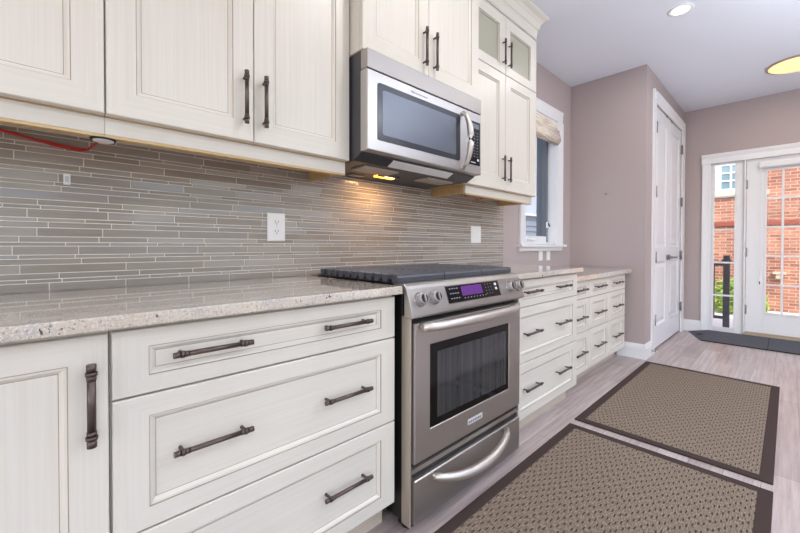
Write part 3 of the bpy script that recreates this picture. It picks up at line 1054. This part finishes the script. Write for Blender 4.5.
# ------------------------------------------------------------------ microwave
FMW = -.43
R = thing('microwave_oven', 'stainless over-the-range microwave hung under the cream cabinet', 'microwave', (1.344, -.2, 1.42))
prof = [(-.010, 1.42), (-.335, 1.42), (-.386, 1.446), (-.386, 1.864), (-.010, 1.864)]
w = MB().prism(prof, 'x', .9435, 1.7455, 'dark_side')
w.build('body', R, bevel=.0015, seg=1)
MB().box(.9425, 1.7465, FMW, -.3865, 1.7845, 1.863, 'steel').build('vent_panel', R, bevel=.003)
w = MB()
mx0, mx1, mz0, mz1 = .9425, 1.6145, 1.4515, 1.781
w.rings([(mx0, mx1, mz0, mz1, -.3865), (mx0, mx1, mz0, mz1, FMW + .004), (mx0 + .004, mx1 - .002, mz0 + .004, mz1 - .004, FMW),
         (.997, 1.555, 1.500, 1.737, FMW), (1.000, 1.552, 1.503, 1.734, FMW + .004)], ['steel_light'] * 4 + [None])
MD = w.build('door', R)
def rrect(x0, x1, z0, z1, rad, n=6):
    P_ = []
    for cx_, cz_, a0 in ((x1 - rad, z1 - rad, 0), (x0 + rad, z1 - rad, 90), (x0 + rad, z0 + rad, 180), (x1 - rad, z0 + rad, 270)):
        for k in range(n + 1):
            a = math.radians(a0 + 90 * k / n)
            P_.append((cx_ + rad * math.cos(a), cz_ + rad * math.sin(a)))
    return P_
MB().prism(rrect(.996, 1.556, 1.499, 1.738, .016), 'y', FMW - .0015, FMW + .006, 'mw_bezel').build('window_bezel', MD)
MB().prism(rrect(1.022, 1.520, 1.525, 1.712, .012), 'y', FMW - .0025, FMW - .001, 'mw_window').build('window_pane', MD)
# thin script mark above the window
w = MB()
sp = []
for i in range(36):
    t = i / 35
    sp.append((1.195 + .11 * t, FMW - .0008, 1.7555 + (.0052 if t < .15 else .0034) * math.sin(t * 52) * (1 - .35 * t)))
w.tube(sp, .0010, 'logo', 5)
w.build('maker_mark', MD)
# vertical bowed handle
P_ = []
for i in range(15):
    t = i / 14
    k = 1 - (2 * t - 1) ** 2
    P_.append((1.572, FMW - .006 - .05 * k ** .65, 1.462 + .29 * t))
w = MB().tube(P_, [.010 + .007 * math.sin(PI * i / 14) for i in range(15)], 'steel_bar', 16)
for z in (1.466, 1.748):
    w.cyl((1.572, FMW + .001, z), (1.572, FMW - .012, z), .0105, 'chrome', 12)
w.build('door_handle', MD)
w = MB()
w.rings([(1.616, 1.7465, mz0, mz1, -.3865), (1.616, 1.7465, mz0, mz1, FMW + .004), (1.618, 1.7425, mz0 + .004, mz1 - .004, FMW)], ['steel_light'] * 3)
CP = w.build('control_panel', R)
w = MB().box(1.634, 1.732, FMW - .002, FMW + .002, 1.498, 1.733, 'glass_black')
for j in range(9):
    for k in range(3):
        w.box(1.646 + k * .027, 1.658 + k * .027, FMW - .0026, FMW - .0016, 1.541 + j * .016, 1.545 + j * .016, 'marks_dim')
w.box(1.705, 1.722, FMW - .0026, FMW - .0016, 1.521, 1.534, 'marks').box(1.648, 1.69, FMW - .0026, FMW - .0016, 1.508, 1.513, 'marks')
w.build('key_panel', CP)
MB().box(1.648, 1.72, FMW - .003, FMW - .0015, 1.694, 1.72, 'lcd_dim').build('display', CP)
# underside: filters and lamps
for a_ in (1.03, 1.45):
    w = MB().box(a_, a_ + .21, -.30, -.20, 1.412, 1.4195, 'filter')
    for k in range(9):
        w.box(a_ + .012 + k * .021, a_ + .024 + k * .021, -.292, -.208, 1.4112, 1.4125, 'filter')
    w.build('grease_filter', R)
zs = lambda y: 1.42 + (-.335 - y) * (.026 / .051)
w = MB().poly([(1.13, -.381, zs(-.381) - .003), (1.56, -.381, zs(-.381) - .003), (1.56, -.341, zs(-.341) - .003), (1.13, -.341, zs(-.341) - .003)], 'plastic')
w.poly([(1.13, -.381, zs(-.381)), (1.56, -.381, zs(-.381)), (1.56, -.381, zs(-.381) - .003), (1.13, -.381, zs(-.381) - .003)], 'plastic')
w.build('vent_lens', R)
MB().box(1.22, 1.34, -.185, -.135, 1.413, 1.4195, 'cook_lamp').build('cook_light', R)
MB().box(1.205, 1.355, -.192, -.185, 1.408, 1.4195, 'nickel').build('light_hood', R)
MB().box(1.10, 1.18, -.11, -.07, 1.414, 1.4195, 'nickel').build('vent_cover', R)

# ------------------------------------------------------------------ rugs, ramp, doorstop
def rug(x0, x1, y0, y1, label):
    o = thing('runner_rug', label, 'rug', ((x0 + x1) / 2, (y0 + y1) / 2, 0))
    e = .047
    MB().box(x0 + e, x1 - e, y0 + e, y1 - e, .0005, .0085, 'rug').build('woven_field', o)
    w = MB()
    w.box(x0, x1, y0, y0 + e, .0004, .0095, 'rug_edge').box(x0, x1, y1 - e, y1, .0004, .0095, 'rug_edge')
    w.box(x0, x0 + e, y0 + e, y1 - e, .0004, .0095, 'rug_edge').box(x1 - e, x1, y0 + e, y1 - e, .0004, .0095, 'rug_edge')
    w.build('binding', o, bevel=.002)
rug(.60, 2.244, -1.576, -.724, 'brown woven rug with dark binding lying in front of the range')
rug(2.320, 3.957, -1.574, -.720, 'brown woven rug with dark binding lying towards the entry door')
w = MB()
pL0, pL1 = (5.79, -.745, 0.002), (5.30, -.942, .002)
pT, pTR, pFR = (5.80, -.945, .045), (5.80, -2.6, .045), (5.30, -2.6, .016)
pFm = (5.30, -.942, .010)
b = len(w.v)
w.v += [pL0, pFm, pT, pTR, pFR, (5.30, -2.6, .0), (5.80, -2.6, 0), (5.80, -.745, 0), (5.30, -.942, 0)]
for q in ((1, 2, 3, 4), (0, 2, 1), (1, 4, 5, 8), (7, 6, 3, 2), (7, 2, 0), (3, 6, 5, 4), (8, 5, 6, 7), (0, 1, 8), (0, 8, 7)):
    w.face([b + i for i in q], 'ramp')
rp = thing('threshold_ramp', 'grey rubber threshold ramp with a sloping end on the floor by the entry door', 'ramp', (5.55, -1.6, 0))
w.build('wedge', rp)
MB().poly([(5.298, -1.474, .0125), (5.298, -1.466, .0125), (5.80, -1.466, .0465), (5.80, -1.474, .0465)], 'rubber').poly([(5.2985, -2.6, .0005), (5.2985, -.942, .0005), (5.2985, -.942, .009), (5.2985, -2.6, .015)], 'rubber').build('seam', rp)
n_ = (Vector(pFm) - Vector(pL0)).cross(Vector(pT) - Vector(pL0)).normalized()
if n_.z < 0:
    n_ = -n_
cc = (Vector(pL0) * .28 + Vector(pFm) * .40 + Vector(pT) * .32)
MB().cyl(tuple(cc - n_ * .001), tuple(cc + n_ * .002), .034, 'rubber', 16).build('end_slot', rp)
w = MB().cyl((4.245, DB - .014, .045), (4.245, DB - .018, .045), .013, 'nickel', 14)
w.tube([(4.245, DB - .018, .045), (4.248, DB - .05, .043)], .004, 'nickel', 10).cyl((4.248, DB - .05, .043), (4.2483, DB - .06, .0428), .0065, 'plastic', 12)
tag(w.build('door_stop', None, (4.245, DB - .016, .045)), 'small spring door stop sticking out of the white baseboard by the closet', 'door stop')
w = MB().cyl((XB + .001, -.348, 1.578), (XB - .012, -.348, 1.578), .006, 'nickel', 10).cyl((XB - .012, -.348, 1.578), (XB - .015, -.348, 1.578), .009, 'nickel', 10)
tag(w.build('wall_screw', None, (XB, -.348, 1.578)), 'small bare metal screw left in the mauve wall beside the closet', 'screw')

# ------------------------------------------------------------------ ceiling lights
def disc_ring(mb, cx_, cy_, z, r0, r1, m0, n=40):
    b = len(mb.v)
    for rr in (r0, r1):
        for k in range(n):
            a = 2 * PI * k / n
            mb.v.append((cx_ + rr * math.cos(a), cy_ + rr * math.sin(a), z if rr == r0 else z))
    for k in range(n):
        k2 = (k + 1) % n
        mb.face((b + k, b + k2, b + n + k2, b + n + k), m0)

def lathe(mb, cx_, cy_, prof, mt, n=40, smooth=True):
    b = len(mb.v)
    for r_, z in prof:
        for k in range(n):
            a = 2 * PI * k / n
            mb.v.append((cx_ + r_ * math.cos(a), cy_ + r_ * math.sin(a), z))
    for i in range(len(prof) - 1):
        for k in range(n):
            k2 = (k + 1) % n
            mb.face((b + i * n + k, b + i * n + k2, b + (i + 1) * n + k2, b + (i + 1) * n + k), mt, smooth)

def area(name, loc, size, power, color, rot=(0, 0, 0), shape='DISK', sy=None, spread=PI):
    L = bpy.data.lights.new(name, 'AREA')
    L.shape = shape; L.size = size
    if sy:
        L.size_y = sy
    L.energy = power; L.color = color
    L.spread = spread
    o = bpy.data.objects.new(name, L)
    COL.objects.link(o); o.location = loc; o.rotation_euler = rot
    return o

DL = 7
for i, (x, y) in enumerate(((3.285, -1.062), (1.3, -1.062), (-.7, -1.062), (3.285, -2.9), (1.3, -2.9), (-.7, -2.9))):  # first fitting is real, the other five are added to light the room
    lab = ['small recessed ceiling light with a white trim ring above the window run'] + ['recessed ceiling light out of frame behind the camera'] * 5
    o = thing('recessed_downlight', lab[i], 'ceiling light', (x, y, ZC), 'recessed ceiling lights')
    w = MB(); lathe(w, x, y, [(.052, ZC - .002), (.056, ZC - .006), (.074, ZC - .005), (.078, ZC - .0005)], 'plastic', 36)
    w.build('trim_ring', o)
    w = MB(); lathe(w, x, y, [(.0001, ZC - .0045), (.0545, ZC - .003)], 'led', 36)
    w.build('diffuser', o)
    area('downlight_lamp', (x, y, ZC - .012), .1, DL, (1.0, .97, .95))
FX_, FY_ = 5.0, -1.645
o = thing('flush_ceiling_light', 'round flush ceiling light with glowing amber glass and bronze ring near the entry', 'ceiling light', (FX_, FY_, ZC))
w = MB(); lathe(w, FX_, FY_, [(.205, ZC - .001), (.208, ZC - .010), (.204, ZC - .016), (.190, ZC - .016)], 'bronze', 48)
w.build('bronze_ring', o)
w = MB(); lathe(w, FX_, FY_, [(.191, ZC - .014), (.175, ZC - .024), (.14, ZC - .034), (.09, ZC - .041), (.03, ZC - .044), (.0005, ZC - .0445)], 'dome', 48)
w.build('glass_dome', o)
area('flush_lamp', (FX_, FY_, ZC - .05), .3, 5, (1.0, .86, .66))
# microwave cook lamp
area('cook_lamp_glow', (1.28, -.16, 1.41), .07, 1.6, (1.0, .58, .26), (math.radians(0), 0, 0), 'SQUARE')

# ------------------------------------------------------------------ outdoors
struct(MB().box(XF + .16, 14, -9, 7, -.30, -.12, 'concrete').build('ground'))
bh = thing('brick_house', 'red brick house wall with a white gridded window seen through the entry glass', 'house', (9.6, -2, -.12))
MB().box(9.5, 9.9, -8, 2.4, -.12, 6.5, 'brick').box(9.47, 9.5, -8, 2.4, 1.45, 1.53, 'lintel_brick').build('facade', bh)
w = MB().box(9.44, 9.5, -1.35, -.58, 2.0, 2.09, 'stone')
w.build('sill', bh)
w = MB()
wy0, wy1, wz0, wz1 = -.60, -1.30, 2.09, 3.6
w.box(9.45, 9.5, wy0 - .09, wy0, wz0, wz1, 'white').box(9.45, 9.5, wy1, wy1 + .05, wz0, wz1, 'white').box(9.451, 9.5, wy1 + .05, wy0 - .09, wz0, wz0 + .07, 'white').box(9.451, 9.5, wy1 + .05, wy0 - .09, wz1 - .07, wz1, 'white')
gy0, gy1 = wy0 - .09, wy1 + .05
for i in range(1, 4):
    y = gy0 + (gy1 - gy0) * i / 4
    w.box(9.46, 9.49, y - .014, y + .014, wz0 + .07, wz1 - .07, 'white')
for i in range(1, 9):
    z = wz0 + .07 + (wz1 - wz0 - .14) * i / 9
    w.box(9.461, 9.489, gy1, gy0, z - .014, z + .014, 'white')
wf = w.build('window', bh)
MB().box(9.48, 9.499, gy1, gy0, wz0 + .07, wz1 - .07, 'ext_glass').build('pane', wf)
w = MB().box(9.42, 9.499, -1.54, -1.45, .48, .56, 'stone')
w.box(9.40, 9.499, -1.58, -1.41, .56, .60, 'stone')
w.build('vent_box', bh)
rp = thing('railing_post', 'dark square railing post standing just outside the sidelight', 'post', (7.0, -1.02, -.12))
MB().box(6.965, 7.035, -1.035, -.965, -.12, .84, 'post').box(6.95, 7.05, -1.05, -.95, .84, .875, 'post').box(6.965, 7.035, -1.035, -.965, .875, .93, 'post').build('newel', rp, bevel=.004)
MB().box(6.98, 7.02, -.965, -.3, .78, .83, 'post').build('top_rail', rp)
MB().box(6.98, 7.02, -.965, -.3, .02, .06, 'post').build('bottom_rail', rp)
for k in range(4):
    MB().box(6.988, 7.012, -.86 - .012 + k * .15, -.86 + .012 + k * .15, .06, .78, 'post').build('baluster', rp)

def bush(x, y, z, rx, ry, rz, n, label, seed):
    rg = random.Random(seed)
    o = thing('leafy_bush', label, 'bush', (x, y, -.12), 'bushes outside the entry')
    w = MB()
    st = MB()
    for k in range(7):
        a = rg.uniform(0, 2 * PI)
        st.tube([(x + .05 * math.cos(a), y + .05 * math.sin(a), -.12), (x + .4 * rx * math.cos(a), y + .4 * ry * math.sin(a), z), (x + .7 * rx * math.cos(a), y + .7 * ry * math.sin(a), z + .5 * rz)], [.012, .008, .003], 'twig', 6)
    st.build('stems', o)
    for k in range(n):
        while True:
            p = Vector((rg.uniform(-1, 1), rg.uniform(-1, 1), rg.uniform(-1, 1)))
            if .35 < p.length < 1:
                break
        c = Vector((x + p.x * rx, y + p.y * ry, z + p.z * rz))
        if c.z < -.1:
            c.z = -.1 + rg.random() * .1
        u = Vector((rg.uniform(-1, 1), rg.uniform(-1, 1), rg.uniform(-.6, .6))).normalized()
        vv = u.cross(Vector((rg.uniform(-1, 1), rg.uniform(-1, 1), rg.uniform(-1, 1)))).normalized()
        l = rg.uniform(.035, .06); wd = l * .4
        nn = u.cross(vv) * l * .12
        b = len(w.v)
        w.v += [tuple(c - u * l), tuple(c - u * l * .2 + vv * wd + nn), tuple(c + u * l), tuple(c - u * l * .2 - vv * wd + nn)]
        w.face((b, b + 1, b + 2), 'leaf', True); w.face((b, b + 2, b + 3), 'leaf', True)
    w.build('foliage', o)
bush(8.75, -.98, .16, .35, .38, .36, 1500, 'bright green leafy bush behind the dark railing post', 1)
bush(8.8, .0, .12, .5, .5, .4, 1500, 'green leafy bush left of the railing post outside', 2)
bush(9.2, -1.27, -.02, .13, .10, .24, 300, 'low yellow-green shrub at the foot of the brick wall', 3)
# neighbouring house seen through the small window
nb = thing('neighbour_house', 'blue-grey sided house seen through the small kitchen window', 'house', (9.8, 3.4, -.12))
w = MB().box(4.6, 9.75, 3.2, 3.6, -.12, 1.85, 'siding').box(9.75, 15, 3.2, 3.6, -.12, 4.6, 'siding')
for k in range(32):
    w.prism([(3.2, .0 + k * .145), (3.18, .0 + k * .145), (3.2, .14 + k * .145)], 'x', 9.75 if k > 11 else 4.6, 15, 'siding')
w.build('siding', nb)
MB().box(4.6, 9.74, 3.12, 3.68, 1.86, 1.92, 'white').build('fascia', nb)
for zz in (.5, 2.2, 3.3):
    f_ = MB().box(10.0, 10.9, 3.15, 3.18, zz, zz + .8, 'white').build('window', nb)
    MB().box(10.06, 10.84, 3.14, 3.15, zz + .06, zz + .74, 'ext_glass').build('pane', f_)
# dark brick return outside the kitchen window
w = MB().box(WX1 - .03, WX1 + .4, .145, .195, .6, 2.7, 'charcoal').box(WX0 - .4, WX0 + .0, .145, .22, .6, 2.7, 'charcoal')
struct(w.build('trim_5'))

# ------------------------------------------------------------------ light
W = bpy.data.worlds.new('sky')
SC.world = W
W.use_nodes = True
nt = W.node_tree
bg = nt.nodes['Background']
sky = nt.nodes.new('ShaderNodeTexSky')
sky.sky_type = 'NISHITA'
sky.sun_disc = False
sky.sun_elevation = math.radians(48)
sky.sun_rotation = math.radians(250)
sky.air_density = 1.0
sky.dust_density = 2.5
nt.links.new(sky.outputs['Color'], bg.inputs['Color'])
bg.inputs['Strength'].default_value = .42
S = bpy.data.lights.new('sun', 'SUN')
S.energy = 2.3; S.angle = math.radians(1.5); S.color = (1, .95, .87)
so = bpy.data.objects.new('sun', S)
COL.objects.link(so)
so.location = (0, 0, 12)
so.rotation_euler = Vector((.42, .36, -.62)).to_track_quat('-Z', 'Y').to_euler()
# area lights filling the added, unseen window openings
for (x0, x1) in segs:
    area('window_daylight', ((x0 + x1) / 2, YR - .02, 1.33), x1 - x0, 11 * (x1 - x0) / 2.3, (.84, .91, 1.0), (math.radians(90), 0, 0), 'RECTANGLE', 2.1)
area('window_daylight', (XBACK - .02, -2.2, 1.35), 2.4, 11, (.84, .91, 1.0), (math.radians(90), 0, math.radians(-90)), 'RECTANGLE', 2.1)

# two made-up uplighters, added out of view to bounce light off the ceiling
for x, y, p_ in ((-.2, -3.2, 27), (2.9, -3.0, 72)):
    area('uplighter_lamp', (x, y, 1.6), .35, p_, (.85, .925, 1.0), (PI, 0, 0))
    o = thing('floor_lamp', 'tall uplighter floor lamp standing in the room behind the camera', 'floor lamp', (x, y, 0), 'uplighter floor lamps')
    w = MB(); lathe(w, x, y, [(.0005, 0), (.15, 0), (.15, .015), (.03, .03), (.0005, .03)], 'nickel', 32); w.build('base', o)
    MB().cyl((x, y, .028), (x, y, 1.53), .012, 'nickel', 14).build('pole', o)
    w = MB(); lathe(w, x, y, [(.0005, 1.525), (.08, 1.53), (.16, 1.56), (.205, 1.62), (.201, 1.62), (.155, 1.568), (.08, 1.54), (.0005, 1.535)], 'plastic', 40); w.build('lamp_shade', o)

# ------------------------------------------------------------------ camera
cam = bpy.data.cameras.new('camera')
co = bpy.data.objects.new('camera', cam)
COL.objects.link(co)
yaw, pit, rol = map(math.radians, (46.402, -.6827, .0843))
fw = Vector((math.cos(yaw) * math.cos(pit), math.sin(yaw) * math.cos(pit), math.sin(pit)))
r0 = Vector((math.sin(yaw), -math.cos(yaw), 0))
u0 = r0.cross(fw)
rr = r0 * math.cos(rol) + u0 * math.sin(rol)
uu = -r0 * math.sin(rol) + u0 * math.cos(rol)
mt = Matrix.Identity(4)
for i in range(3):
    mt[i][0], mt[i][1], mt[i][2] = rr[i], uu[i], -fw[i]
mt.translation = Vector((0, -1.61308, 1.0597))
co.matrix_world = mt
cam.sensor_width = 36
cam.lens = 370.778 * 36 / 800
cam.shift_y = -16.3647 / 800
cam.clip_start = .02
SC.camera = co

vs = SC.view_settings
vs.view_transform = 'Standard'
vs.look = 'None'
vs.gamma = 1
vs.use_curve_mapping = False
vs.exposure = 0.0
